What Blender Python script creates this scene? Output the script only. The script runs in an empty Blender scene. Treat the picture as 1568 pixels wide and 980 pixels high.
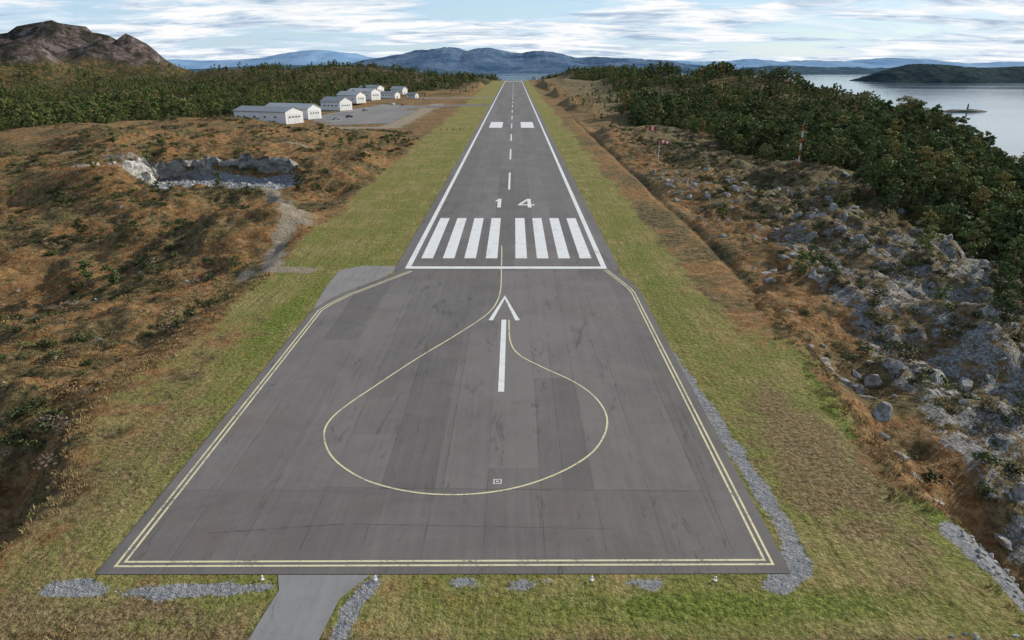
import bpy, math, numpy as np, random
from mathutils import Vector
R=math.radians
rng=np.random.default_rng(7); random.seed(7)
sc=bpy.context.scene
# ---------------------------------------------------------------- helpers
TB=rng.random((256,256))
def vn(x,y,s=0):
    xi=np.floor(x).astype(int); yi=np.floor(y).astype(int)
    u=x-xi; v=y-yi; u=u*u*(3-2*u); v=v*v*(3-2*v)
    a=(xi+s*37)&255; b=(yi+s*91)&255; a1=(a+1)&255; b1=(b+1)&255
    return (TB[a,b]*(1-u)+TB[a1,b]*u)*(1-v)+(TB[a,b1]*(1-u)+TB[a1,b1]*u)*v
def fbm(x,y,scale,octv=4,s=0):
    r=0;a=1;t=0;f=1/scale
    for i in range(octv):
        r=r+a*(vn(x*f,y*f,s+i)*2-1); t+=a; a*=.5; f*=2.03
    return r/t
def ridged(x,y,scale,octv=4,s=0):
    r=0;a=1;t=0;f=1/scale
    for i in range(octv):
        r=r+a*(1-np.abs(vn(x*f,y*f,s+i)*2-1)); t+=a; a*=.5; f*=2.03
    return r/t
def sst(a,b,x):
    t=np.clip((x-a)/(b-a),0,1); return t*t*(3-2*t)
def link(o,parent=None):
    sc.collection.objects.link(o)
    if parent: o.parent=parent
    return o
def npmesh(name,V,F,smooth=True):
    m=bpy.data.meshes.new(name); k=F.shape[1]
    m.vertices.add(len(V)); m.vertices.foreach_set('co',V.astype(np.float32).ravel())
    m.loops.add(F.size); m.loops.foreach_set('vertex_index',F.astype(np.int32).ravel())
    m.polygons.add(len(F)); m.polygons.foreach_set('loop_start',(np.arange(len(F))*k).astype(np.int32))
    m.update(calc_edges=True); m.validate()
    m.polygons.foreach_set('use_smooth',np.full(len(m.polygons),smooth)); return m
def pymesh(name,V,F,mats=(),mi=None,smooth=False):
    m=bpy.data.meshes.new(name); m.from_pydata(V,[],F); m.update()
    for a in mats: m.materials.append(a)
    if mi is not None: m.polygons.foreach_set('material_index',mi)
    if smooth: m.polygons.foreach_set('use_smooth',[True]*len(m.polygons))
    return m
def obj(name,mesh,parent=None,loc=None):
    o=bpy.data.objects.new(name,mesh); link(o,parent)
    if loc is not None: o.location=loc
    return o
def empty(name,loc=(0,0,0),rz=0):
    o=bpy.data.objects.new(name,None); link(o); o.location=loc; o.rotation_euler=(0,0,rz); return o
class M:
    def __init__(s,name,rough=.85,spec=.25):
        s.m=bpy.data.materials.new(name); s.m.use_nodes=True; s.nt=s.m.node_tree
        s.b=s.nt.nodes['Principled BSDF']; s.b.inputs['Roughness'].default_value=rough
        s.b.inputs['Specular IOR Level'].default_value=spec
    def n(s,t,**k):
        x=s.nt.nodes.new(t)
        for a,b in k.items(): setattr(x,a,b)
        return x
    def put(s,i,v):
        if isinstance(v,bpy.types.NodeSocket): s.nt.links.new(v,i)
        elif v is not None: i.default_value=v
    def pos(s): return s.n('ShaderNodeNewGeometry').outputs['Position']
    def scale(s,v,k):
        x=s.n('ShaderNodeVectorMath',operation='MULTIPLY'); s.put(x.inputs[0],v); x.inputs[1].default_value=k; return x.outputs[0]
    def noise(s,v,sc_,det=4,ro=.6,di=0):
        x=s.n('ShaderNodeTexNoise'); s.put(x.inputs['Vector'],v); x.inputs['Scale'].default_value=sc_
        x.inputs['Detail'].default_value=min(det,5); x.inputs['Roughness'].default_value=ro; x.inputs['Distortion'].default_value=di
        return x.outputs[0]
    def ramp(s,f,st,interp='LINEAR'):
        x=s.n('ShaderNodeValToRGB'); s.put(x.inputs[0],f); e=x.color_ramp; e.interpolation=interp
        while len(e.elements)<len(st): e.elements.new(.5)
        for q,(p,c) in zip(e.elements,st):
            q.position=p; q.color=(c,c,c,1) if not hasattr(c,'__len__') else (*c,1)
        return x.outputs[0]
    def mix(s,f,a,b,bt='MIX'):
        x=s.n('ShaderNodeMix',data_type='RGBA',blend_type=bt)
        s.put(x.inputs[0],f)
        for i,v in ((6,a),(7,b)):
            if isinstance(v,tuple) and len(v)==3: v=(*v,1)
            s.put(x.inputs[i],v)
        return x.outputs[2]
    def ma(s,op,a,b=None,c=None,clamp=False):
        x=s.n('ShaderNodeMath',operation=op,use_clamp=clamp); s.put(x.inputs[0],a)
        if b is not None: s.put(x.inputs[1],b)
        if c is not None: s.put(x.inputs[2],c)
        return x.outputs[0]
    def xyz(s,v):
        x=s.n('ShaderNodeSeparateXYZ'); s.put(x.inputs[0],v); return x.outputs
    def bump(s,h,st,d):
        x=s.n('ShaderNodeBump'); x.inputs['Strength'].default_value=st; x.inputs['Distance'].default_value=d
        s.put(x.inputs['Height'],h); s.nt.links.new(x.outputs[0],s.b.inputs['Normal'])
    def col(s,c):
        if isinstance(c,tuple) and len(c)==3: c=(*c,1)
        s.put(s.b.inputs['Base Color'],c); return s.m
def simple(name,c,rough=.7,var=.2,scale=2.0,metal=0,spec=.3):
    m=M(name,rough,spec); f=m.noise(m.pos(),scale,4,.6)
    lo=tuple(x*(1-var) for x in c); hi=tuple(min(1,x*(1+var)) for x in c)
    m.b.inputs['Metallic'].default_value=metal
    return m.col(m.ramp(f,[(.3,lo),(.7,hi)]))
# ---------------------------------------------------------------- terrain
CP=[ # x,y,z
(45,60,-4),(45,35,-8),(62,30,-15),(62,60,-9),(60,90,-2),(48,120,0),(70,120,0),(100,120,-7),(140,120,-25),(100,60,-26),
(45,180,1),(70,200,1),(90,180,-1),(120,200,-5),(178,240,-9),(60,300,1),(120,320,-3),(209,380,-2),(60,450,2),(130,480,3),
(216,500,9),(60,650,2),(120,620,9),(190,620,19),(160,700,24),(70,850,3),(135,900,12),(120,1100,22),(70,1150,5),(180,1150,15),
(265,240,-55),(300,380,-62),(330,500,-62),(330,650,-60),(330,800,-62),(300,1000,-62),(300,1200,-65),(200,120,-50),(150,40,-50),
(420,450,-85),(450,700,-85),(600,600,-90),(600,1000,-90),(450,1100,-85),(360,250,-75),(500,300,-85),
(100,0,-45),(60,-40,-38),(400,1500,-60),(50,1400,-2),(0,1750,-60),(100,1750,-60),(0,2500,-70),(300,2500,-70),(1000,1000,-90),
(1500,3000,-90),(800,300,-90),(0,4000,-80),(400,-100,-70),(0,-10,-14),(0,12,-7),(0,-60,-35),
(-45,62,-1.5),(-45,44,-6),(-60,50,-4.5),(-45,30,-7),(-70,80,-1.5),(-60,100,-3),(-90,100,-6),(-50,130,0),(-80,115,-7),(-100,130,-6),(-75,135,-3),(-80,160,0),
(-120,140,-1),(-50,180,.5),(-120,190,5),(-100,198,5),(-80,206,5),(-62,204,4),(-80,180,-1),(-180,180,2),(-100,240,2),(-125,275,8),(-150,290,7),(-60,240,0),(-200,280,4),(-80,350,0),(-130,350,0),(-130,400,0),
(-100,450,0),(-120,480,0),(-60,500,0),(-250,400,-5),(-400,400,-4),(-200,550,-7),(-350,600,-8),(-60,800,0),(-150,800,-4),(-110,620,0),(-300,800,-7),(-60,1150,0),
(-200,1200,3),(-100,1420,0),(-390,1300,20),(-480,1350,20),(-287,1300,28),(-300,1400,20),(-600,900,-12),(-450,1000,-8),(-800,700,-14),(-600,400,-7),(-700,1150,-12),(-560,1200,-5),
(-300,200,2),(-150,50,-8),(-250,60,-8),(-100,0,-15),(-500,0,-10),(-1000,500,-6),(-1200,1200,-8),(-800,1500,-8),(-600,1500,-5),(-400,2200,-60),(-900,3000,-70),
(-2000,1500,10),(-2500,4000,-80),(-1200,6000,-80),(2500,6000,-80)]
CP=np.array(CP,float)
def XL(Y): return np.interp(Y,[0,34,42,50,60,70,150,1400],[-30,-31,-31,-35,-37,-35,-36,-40])
def XR(Y): return np.interp(Y,[0,35,55,64,100,1400],[29,30.5,30,32,34.5,36])
def dplat(X,Y):
    ex=np.maximum(np.maximum(XL(Y)-X,X-XR(Y)),0); ey=np.maximum(np.maximum(27.5-Y,Y-1350),0)
    return np.hypot(ex,ey)
def box(X,Y,x0,x1,y0,y1,f):
    return sst(-f,0,np.minimum(np.minimum(X-x0,x1-X),np.minimum(Y-y0,y1-Y)))
def qpit(X,Y):
    return sst(1.0,.86,np.hypot((X+79)/25,(Y-180)/12.5)+.08*fbm(X,Y,7,3,50))
def H(X,Y):
    num=np.zeros_like(X); den=np.zeros_like(X)
    for x,y,z in CP:
        L2=(12+.12*math.hypot(x,y))**2
        w=(L2/((X-x)**2+(Y-y)**2+.1*L2))**2
        num+=w*z; den+=w
    z=num/den
    dist=np.hypot(X,Y)
    d=dplat(X,Y)
    calm=1-.95*box(X,Y,-165,-40,335,700,40)
    lf=(X<0)
    z=z+calm*(fbm(X,Y,34,4,3)*np.where(lf,5.0,4.2)+(ridged(X,Y,17,4,41)-.62)*np.where(lf,5.0,3.6)*sst(420,200,dist)+fbm(X,Y,5,3,9)*1.3*sst(400,80,dist))
    z=z+calm*sst(350,800,dist)*fbm(X,Y,120,4,13)*np.where(X>0,13,7)
    z=z+sst(4,25,X-XR(Y))*sst(300,120,Y)*(ridged(X,Y,13,4,21)-.6)*7
    def g(x,y,sx,sy,h): return h*np.exp(-((X-x)/sx)**2-((Y-y)/sy)**2)
    mt=g(-1165,1950,125,330,126)+g(-1345,1980,130,330,84)+g(-1000,1930,75,260,84)+g(-1560,2050,160,400,80)+g(-1800,2050,160,500,70)+g(-880,1900,66,220,40)+g(-930,1350,85,130,62)+g(-1100,1400,130,150,70)
    mt=mt*(1+.8*(ridged(X,Y,120,5,31)-.66))+sst(8,45,mt)*(ridged(X,Y,80,6,33)-.66)*62
    z=z+mt
    w=sst(0,1,d/8)
    z=z*w-.03
    z=z-.7*np.exp(-((X-35-.3*np.sin(Y/9))/.9)**2)*sst(66,75,Y)*sst(420,380,Y)
    q=qpit(X,Y); z=z*(1-q)+q*(-1.0+.3*fbm(X,Y,3,3,60))
    z=z-1.2*sst(168,160,Y)*sst(140,152,Y)*sst(-105,-95,X)*sst(-50,-58,X)
    return z
def axis(fine0,fine1,st,lo,hi,gr):
    a=list(np.arange(fine0,fine1,st)); s=st; v=a[-1]
    while v<hi: s*=gr; v+=s; a.append(v)
    s=st; v=a[0]; b=[]
    while v>lo: s*=gr; v-=s; b.append(v)
    return np.array(b[::-1]+a)
ax=axis(-66,66,.55,-5500,3500,1.022); ay=axis(24,135,.55,-400,6500,1.014)
GX,GY=np.meshgrid(ax,ay); X=GX.ravel(); Y=GY.ravel(); Z=H(X,Y)
nx=len(ax); ny=len(ay); print('ground',nx,ny)
i=np.arange(nx-1)[None,:]+np.arange(ny-1)[:,None]*nx; i=i.ravel()
me=npmesh('ground',np.stack([X,Y,Z],1),np.stack([i,i+1,i+nx+1,i+nx],1))
def seg(X,Y,pts):
    d=np.full_like(X,1e9)
    for (a,b),(c,e) in zip(pts[:-1],pts[1:]):
        t=np.clip(((X-a)*(c-a)+(Y-b)*(e-b))/((c-a)**2+(e-b)**2),0,1)
        d=np.minimum(d,np.hypot(X-a-t*(c-a),Y-b-t*(e-b)))
    return d
def band(X,Y,pts,hw,f=.5): return sst(hw+f,hw-f,seg(X,Y,pts))
def TLr(Y): return np.interp(Y,[60,120,200,300,365,450,600,750,900,1100,1400],[78,84,88,76,64,70,88,105,108,66,48])
def TLl(X): return np.interp(X,[-1000,-500,-300,-200,-165,-120,-60,-40],[240,260,320,335,430,760,950,1050])
def forest(X,Y):
    r=sst(-8,8,X-TLr(Y)+18*fbm(X,Y,26,3,71))*sst(80,105,Y)
    l=sst(-15,15,Y-TLl(X)+70*fbm(X,Y,45,3,72))*(X<-30)
    c=sst(1355,1400,Y)
    return np.maximum(np.maximum(r,l),c)
def m_gravel(X,Y):
    wob=.45*fbm(X,Y,1.6,3,90)
    g=band(X,Y,[(17.9,67),(18.7,52),(19.2,43),(19.3,37),(18.8,34),(16.8,32.5)],.65+wob,.5)
    for p,h in (([(-26,32.2),(-20,31.8),(-13.5,32.3)],.5),([(-2.2,32.6),(3.2,32.6)],.3),([(8.3,32.6),(11,32.6)],.3),
                ([(-7.2,32.9),(-8.2,30),(-8.6,24)],.5),([(31,37),(32,32),(31,27)],1.6)):
        g=np.maximum(g,band(X,Y,p,h+wob*1.4,.4))
    return np.maximum(g,qpit(X,Y))
def m_dirt(X,Y):
    g=band(X,Y,[(-41,102),(-36,99.5),(-30,98.6)],1.6,1.2)
    g=np.maximum(g,band(X,Y,[(-36,101),(-40.6,116),(-41.5,129),(-49,150),(-60,169)],1.8,1.4))
    g=np.maximum(g,band(X,Y,[(-41,130),(-44,140)],4,3)*.8)
    g=np.maximum(g,.7*band(X,Y,[(-170,190),(-130,215),(-60,250)],2,2))
    g=np.maximum(g,.9*band(X,Y,[(-118,340),(-60,345),(-58,560)],6,4))
    return g
d=dplat(X,Y); wob=3.2*fbm(X,Y,9,4,95)
grass=sst(1.5,-2,np.where(d>0,d,-np.minimum(np.minimum(X-XL(Y),XR(Y)-X),Y-27.5))+wob)
grass=grass*(1-.8*sst(24.5,28.5,X+wob)*sst(62,80,Y))*(1-.5*sst(-23,-31,X+wob)*sst(90,70,Y))
lush=1.0*np.exp(-((X-13)/14)**2-((Y-30.8)/1.5)**2)+.95*band(X,Y,[(31.5,65),(29.3,53),(30.2,42),(30.5,34)],.8,1.0)
lush=lush+.9*np.exp(-((X+27.0)/2.4)**2-((Y-78)/17)**2)+.6*np.exp(-((X+22)/4)**2-((Y-125)/40)**2)+.6*np.exp(-((X-21)/2.6)**2-((Y-95)/45)**2)+.5*np.exp(-((X+20)/3)**2-((Y-260)/80)**2)+.5*np.exp(-((X-22)/3)**2-((Y-260)/80)**2)
lush=np.clip(lush,0,1)
dry=.95*np.exp(-((X-25)/5.5)**2-((Y-46)/15)**2)+.7*np.exp(-((X+28)/4)**2-((Y-45)/16)**2)+.8*np.exp(-((X+20)/10)**2-((Y-30)/2.2)**2)+.3*np.exp(-((X-25)/4)**2-((Y-110)/50)**2)+.8*sst(29.3,28,Y)
dry=np.clip(dry,0,1)
rock=.85*sst(4,12,X-XR(Y))*sst(230,100,Y)+.35*(X<-40)*sst(260,100,Y)
rock=np.maximum(rock,.9*np.exp(-((X+105)/16)**2-((Y-190)/8)**2))
A=np.stack([grass,lush,dry,np.ones_like(X)],1).astype(np.float32); B=np.stack([m_gravel(X,Y),m_dirt(X,Y),np.clip(rock,0,1),forest(X,Y)],1).astype(np.float32)
for nm,arr in (('mA',A),('mB',B)):
    at=me.attributes.new(nm,'FLOAT_COLOR','POINT'); at.data.foreach_set('color',arr.ravel())
def heath_col(m,p):
    a=m.noise(p,.055,5,.75,.5); b=m.noise(p,.8,5,.85)
    c1=m.ramp(a,[(.36,(.045,.048,.02)),(.44,(.11,.10,.042)),(.50,(.27,.15,.062)),(.54,(.38,.17,.062)),(.59,(.25,.18,.085)),(.65,(.075,.078,.03))])
    c2=m.ramp(b,[(.38,(.022,.022,.011)),(.47,(.13,.095,.043)),(.57,(.36,.25,.13)),(.68,(.52,.40,.23))])
    c=m.mix(.52,c1,c2)
    x=m.xyz(p)[0]; f=m.ramp(m.ma('ADD',m.ma('DIVIDE',x,100.),m.ma('MULTIPLY',m.ma('SUBTRACT',a,.5),.9)),[(.47,0.),(.66,.7)])
    return m.mix(f,c,m.ramp(b,[(.36,(.035,.042,.02)),(.48,(.12,.115,.06)),(.62,(.33,.27,.17))]))
g=M('ground_cover',.95,.1); p=g.pos()
va=g.n('ShaderNodeVertexColor',layer_name='mA').outputs[0]; vb=g.n('ShaderNodeVertexColor',layer_name='mB')
sa=g.n('ShaderNodeSeparateColor'); g.put(sa.inputs[0],va); sb=g.n('ShaderNodeSeparateColor'); g.put(sb.inputs[0],vb.outputs[0]); fo=vb.outputs[1]
n3=g.noise(p,.11,5,.7); n2=g.noise(p,2.6,5,.88); nb=g.noise(p,.3,5,.78)
brk=nb
def edge(mask,lo=.42,hi=.58):
    s_=g.ma('ADD',mask,g.ma('MULTIPLY',g.ma('SUBTRACT',brk,.5),2.4)); return g.ramp(s_,[(lo,0.),(hi,1.)])
n1=g.noise(g.scale(p,(1,.05,1)),1.1,5,.75,.2)
gr=g.ramp(n1,[(.36,(.085,.10,.028)),(.45,(.22,.205,.062)),(.53,(.42,.34,.14)),(.62,(.14,.165,.042))])
gr=g.mix(.5,gr,g.ramp(n2,[(.36,(.055,.058,.018)),(.48,(.21,.19,.065)),(.60,(.48,.40,.19))]))
gr=g.mix(g.ramp(n3,[(.42,0.),(.54,.65)]),gr,g.ramp(n2,[(.36,(.06,.08,.014)),(.60,(.25,.28,.065))]))
gr=g.mix(g.ramp(nb,[(.52,0.),(.61,.6)]),gr,g.ramp(n2,[(.36,(.13,.07,.03)),(.60,(.46,.28,.13))]))
gr=g.mix(g.ma('MULTIPLY',edge(sa.outputs[2],.35,.8),.85),gr,g.ramp(n2,[(.36,(.055,.04,.02)),(.48,(.18,.125,.062)),(.62,(.40,.30,.18))]))
gr=g.mix(g.ma('MULTIPLY',edge(sa.outputs[1],.3,.9),.9),gr,g.ramp(n2,[(.36,(.04,.07,.010)),(.5,(.13,.18,.028)),(.62,(.30,.33,.08))]))
he=heath_col(g,p)
rk=g.ramp(n2,[(.36,(.07,.068,.062)),(.5,(.25,.245,.23)),(.62,(.55,.54,.51))])
he=g.mix(g.ramp(g.ma('MULTIPLY',sb.outputs[2],g.noise(p,.22,5,.85)),[(.395,0.),(.425,1.)]),he,rk)
ff=g.ramp(n3,[(.35,(.025,.033,.014)),(.5,(.065,.065,.028)),(.6,(.18,.10,.045))])
zz=g.xyz(p)[2]
mtn=g.ramp(g.noise(p,.024,5,.85),[(.40,(.016,.021,.012)),(.47,(.046,.038,.032)),(.54,(.095,.074,.068)),(.62,(.21,.17,.16))])
ff=g.mix(g.ramp(g.ma('ADD',g.ma('DIVIDE',zz,120.),g.ma('MULTIPLY',g.ma('SUBTRACT',g.noise(p,.008,4,.6),.5),.5)),[(.22,0.),(.34,1.)]),ff,mtn)
c=g.mix(edge(fo),he,ff)
c=g.mix(edge(sa.outputs[0],.38,.62),c,gr)
c=g.mix(edge(sb.outputs[1],.4,.7),c,g.ramp(n2,[(.36,(.17,.14,.10)),(.62,(.46,.39,.30))]))
gv=g.n('ShaderNodeTexVoronoi'); g.put(gv.inputs['Vector'],p); gv.inputs['Scale'].default_value=9
gvl=g.mix(.5,g.ramp(g.xyz(gv.outputs['Color'])[0],[(0,(.15,.155,.165)),(1,(.42,.425,.435))]),g.ramp(n2,[(.36,(.12,.12,.125)),(.62,(.44,.445,.455))]))
s_=g.ma('ADD',sb.outputs[0],g.ma('MULTIPLY',g.ma('SUBTRACT',n2,.5),1.6)); c=g.mix(g.ramp(s_,[(.45,0.),(.62,1.)]),c,gvl)
g.bump(g.ma('ADD',g.noise(p,2.2,4,.8),g.ma('MULTIPLY',g.noise(p,.35,3,.7),1.5)),.9,.7)
me.materials.append(g.col(c)); obj('ground',me)
# ---------------------------------------------------------------- sea
s=M('sea_water',.08,.5); p=s.pos(); s.col((.07,.13,.17))
s.bump(s.ma('ADD',s.noise(s.scale(p,(1,1.6,1)),.16,5,.7),s.ma('MULTIPLY',s.noise(p,.01,3,.6),3)),.16,.5)
s.put(s.b.inputs['Roughness'],s.ramp(s.noise(s.scale(p,(.3,1,1)),.004,4,.6),[(.35,.05),(.65,.15)]))
r=60000; seg_=64
V=[(0,0,-45)]+[(r*math.cos(2*math.pi*k/seg_),r*math.sin(2*math.pi*k/seg_),-45) for k in range(seg_)]
obj('sea',pymesh('sea',V,[(0,k+1,(k+1)%seg_+1) for k in range(seg_)],[s.m]))
# ---------------------------------------------------------------- pavement
def asph(name,base,lane=3.75,seed=0.,pad=False):
    m=M(name,.8,.3); p=m.pos(); x,y,z=m.xyz(p)
    w=m.ma('ADD',x,m.ma('MULTIPLY',m.noise(m.scale(p,(0,.02,0)),1,2),.3))
    q=m.ma('DIVIDE',m.ma('ADD',w,seed+100),lane); fl=m.ma('FLOOR',q); fr=m.ma('FRACT',q)
    wn=m.n('ShaderNodeTexWhiteNoise',noise_dimensions='2D'); cb=m.n('ShaderNodeCombineXYZ'); m.put(cb.inputs[0],fl)
    m.put(cb.inputs[1],m.ma('FLOOR',m.ma('DIVIDE',m.ma('ADD',y,m.ma('MULTIPLY',fl,37.)),53.))); m.put(wn.inputs[0],cb.outputs[0])
    v=m.ma('ADD',.71,m.ma('MULTIPLY',wn.outputs[0],.24))
    if pad:
        near_=m.ma('LESS_THAN',y,42.2); v=m.mix(near_,v,m.ma('ADD',.72,m.ma('MULTIPLY',m.noise(m.scale(p,(.03,1,1)),.9,2),.15)))
        inr=m.ma('MULTIPLY',m.ma('MULTIPLY',m.ma('GREATER_THAN',x,-3.9),m.ma('LESS_THAN',x,4.9)),m.ma('MULTIPLY',m.ma('GREATER_THAN',y,42.4),m.ma('LESS_THAN',y,74.5)))
        v=m.ma('ADD',v,m.ma('MULTIPLY',inr,.07))
    v=m.ma('MULTIPLY',v,m.ma('ADD',.58,m.ma('MULTIPLY',m.noise(p,.11,5,.78,.6),.84)))
    v=m.ma('MULTIPLY',v,m.ma('ADD',.75,m.ma('MULTIPLY',m.noise(m.scale(p,(1.9,.04,1)),1,5,.7),.5)))
    v=m.ma('MULTIPLY',v,m.ma('ADD',.7,m.ma('MULTIPLY',m.noise(p,9,3,.8),.6)))
    st=m.noise(m.scale(p,(1,.25,1)),.45,5,.8,1.2); v=m.ma('MULTIPLY',v,m.ramp(st,[(.34,.66),(.42,1.)]))
    seam=m.ma('MULTIPLY',m.ramp(fr,[(0,1.),(.014,1.),(.022,0.)]),m.ramp(m.noise(m.scale(p,(.2,1,1)),.25,3),[(.4,.1),(.6,.65)]))
    v=m.ma('MULTIPLY',v,m.ma('SUBTRACT',1,m.ma('MULTIPLY',seam,.55)))
    cl=m.mix(1,tuple(base),m.ramp(v,[(0,0.),(1,1.)]),'MULTIPLY')
    cl=m.mix(m.ramp(m.noise(p,.07,5,.78),[(.55,0.),(.70,.6)]),cl,(base[0]*.86,base[1]*.7,base[2]*.6))
    m.bump(m.noise(p,14,2,.8),.4,.02); return m.col(cl)
ASP=asph('asphalt',(.172,.160,.154)); ASP2=asph('asphalt_pad',(.172,.159,.151),3.9,2.0,True); OLD=asph('old_asphalt',(.25,.24,.23),9.); RD=asph('road_asphalt',(.24,.24,.24),9.,3.)
def poly(name,pts,z,mat,parent=None):
    return obj(name,pymesh(name,[(a,b,z) for a,b in pts],[tuple(range(len(pts)))],[mat]),parent)
runway=empty('runway')
poly('runway_surface',[(-16.8,99),(17.2,99),(17.2,1320),(-16.8,1320)],.0,ASP,runway)
pad=[(-24.2,33.3),(18.1,33.5),(18.4,88.5),(17.9,92.5),(16.9,96.5),(16.9,98.99),(-16.7,98.99),(-16.2,97.2),(-18.3,93.6),(-22.1,87.5),(-24.2,81.2)]
poly('turn_pad_surface',pad,.0,ASP2,runway)
poly('old_asphalt_apron',[(-24.2,81.3),(-22.15,87.6),(-18.35,93.7),(-16.85,97.3),(-16.85,100.8),(-22,101),(-25,98.5),(-24.9,90)],-.004,OLD,runway)
poly('road',[(-13.1,33.29),(-7.5,33.29),(-8.9,31.3),(-9.3,28),(-9.4,25.5),(-13.5,25.5),(-13.0,29),(-12.6,32)],.0,RD)
poly('apron',[(-107,352),(-64,368),(-62,525),(-100,548),(-116,425),(-107,380)],.02,OLD)
poly('taxiway',[(-62,500),(-40,520),(-16.9,530),(-16.9,552),(-40,545),(-62,525)],.03,ASP)
poly('far_taxiway',[(-62,640),(-16.9,660),(-16.9,672),(-100,650)],.03,OLD)
# ---------------------------------------------------------------- markings
def paint(name,c,wear):
    m=M(name,.6,.3); p=m.pos(); f=m.ma('ADD',m.ma('MULTIPLY',m.noise(p,5,5,.8),.6),m.ma('MULTIPLY',m.noise(p,.5,4,.7),.4))
    return m.col(m.mix(m.ramp(f,[(wear,1.),(wear+.1,0.)]),m.mix(m.noise(p,1.2,5,.7),tuple(x*.8 for x in c),c),(.16,.155,.15)))
WH=paint('white_paint',(.8,.8,.79),.36); YE=paint('yellow_paint',(.74,.67,.42),.39)
def rects(name,L,z,mat,parent):
    V=[];F=[]
    for (x0,x1,y0,y1) in L:
        k=len(V); V+=[(x0,y0,z),(x1,y0,z),(x1,y1,z),(x0,y1,z)]; F.append((k,k+1,k+2,k+3))
    return obj(name,pymesh(name,V,F,[mat]),parent)
def strip(name,pts,w,z,mat,parent,closed=False,rag=0):
    P=[Vector(p) for p in pts]; n=len(P); V=[];F=[]
    for k in range(n):
        a=P[k]-P[k-1] if (k>0 or closed) else P[1]-P[0]; b=P[(k+1)%n]-P[k] if (k<n-1 or closed) else P[-1]-P[-2]
        a.normalize(); b.normalize(); t=(a+b).normalized(); nn=Vector((-t.y,t.x)); q=w/2/max(.4,nn.dot(Vector((-a.y,a.x))))
        if rag: q*=random.uniform(1-rag,1+rag)*(1 if 0<k<n-1 else .1)
        V+=[(P[k].x+nn.x*q,P[k].y+nn.y*q,z),(P[k].x-nn.x*q,P[k].y-nn.y*q,z)]
    for k in range(n if closed else n-1):
        j=(k+1)%n; F.append((2*k,2*k+1,2*j+1,2*j))
    return obj(name,pymesh(name,V,F,[mat]),parent)
def catmull(P,n=8):
    P=[Vector(p) for p in P]; out=[]
    for k in range(len(P)-1):
        a=P[max(k-1,0)];b=P[k];c_=P[k+1];d_=P[min(k+2,len(P)-1)]
        for j in range(n):
            t=j/n; out.append(.5*((2*b)+(c_-a)*t+(2*a-5*b+4*c_-d_)*t*t+(3*b-a-3*c_+d_)*t**3))
    return out+[P[-1]]
rects('threshold_line',[(-15.3,15.3,99.4,100.6)],.008,WH,runway)
rects('edge_line',[(-15.3,-14.5,100.605,1318),(14.5,15.3,100.605,1318)],.008,WH,runway)
L=[]
for k in range(4):
    a=1.45+3.42*k; L+=[(a,a+1.85,105.3,135.6),(-a-1.85,-a,105.3,135.6)]
rects('threshold_stripes',L,.008,WH,runway)
L=[(-.25,.25,169+57*k,197+57*k) for k in range(20)]; rects('centreline_dashes',L,.008,WH,runway)
rects('aiming_point',[(-11,-4.6,343,378),(4.6,11,343,378)],.008,WH,runway)
rects('far_threshold_stripes',[(s_*(1.8+3.4*k)-.9+s_*.9,s_*(1.8+3.4*k)+.9+s_*.9,1270,1300) for k in range(4) for s_ in (-1,1)],.008,WH,runway)
V=[(-2.45,146.5),(-1.65,146.5),(-1.65,156.5),(-2.35,156.5),(-2.95,154.2),(-2.95,153.2),(-2.45,153.8)]
poly('numeral_one',V,.008,WH,runway)
rects('numeral_four',[(4.2,5.0,146.5,156.5),(2.1,4.195,148.9,149.9),(5.005,5.8,148.9,149.9)],.008,WH,runway)
poly('numeral_four_diagonal',[(2.1,149.905),(2.9,149.905),(4.195,154.4),(4.195,156.5)],.008,WH,runway)
strip('arrow_head',[(-1.6,77.2),(0,86.0),(1.65,77.2)],.55,.008,WH,runway)
rects('arrow_shaft',[(-.29,.29,58,77.4)],.012,WH,runway)
loop=[(-.9,113.5),(-.75,106),(-.7,99.6),(-.6,90.2),(-1.0,84.1),(-2.2,79.1),(-5.3,72.6),(-8.9,65.9),(-11.9,59.7),(-14,55.1),(-14.8,52.3),(-14.6,49.8),(-13.4,47),
(-11.6,44.8),(-9.2,43),(-5.7,41.75),(-1.9,41.6),(1.8,42.6),(5.3,44.9),(7.9,48),(9.3,52.3),(8.9,56.4),(7.1,60.1),(4.1,63.6),(1.76,66.8),(.8,70.6),(.6,77.3)]
strip('turning_line',catmull(loop),.16,.016,YE,runway)
out=[(-23.35,34.0),(17.25,34.3),(17.55,87.9),(17.3,90),(16.6,93),(15.2,98.9)]
left=[(-23.35,34.0),(-23.35,80.6),(-22.8,82.8),(-21,87.1),(-17.4,93.0),(-14.3,98.3)]
def offs(P,o):
    P=[Vector(p) for p in P]; res=[]
    for k in range(len(P)):
        a=(P[k]-P[max(k-1,0)]) if k else P[1]-P[0]; b=(P[min(k+1,len(P)-1)]-P[k]) if k<len(P)-1 else a
        a=a.normalized(); b=b.normalized(); t=(a+b).normalized(); nn=Vector((-t.y,t.x)); res.append(P[k]+nn*o/max(.5,nn.dot(Vector((-a.y,a.x)))))
    return res
full=left[::-1]+out[1:]
strip('edge_double_line_outer',full,.16,.008,YE,runway); strip('edge_double_line_inner',offs(full,.4),.16,.008,YE,runway)
rects('pad_mark',[(-.3,.3,42.9,42.97),(-.3,.3,43.43,43.5),(-.3,-.23,42.975,43.425),(.23,.3,42.975,43.425),(-.12,.1,43.15,43.28)],.008,WH,runway)
CR=simple('crack_sealant',(.08,.077,.075),.7,.2); CL=simple('pale_crack',(.24,.235,.23),.9,.15)
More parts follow.
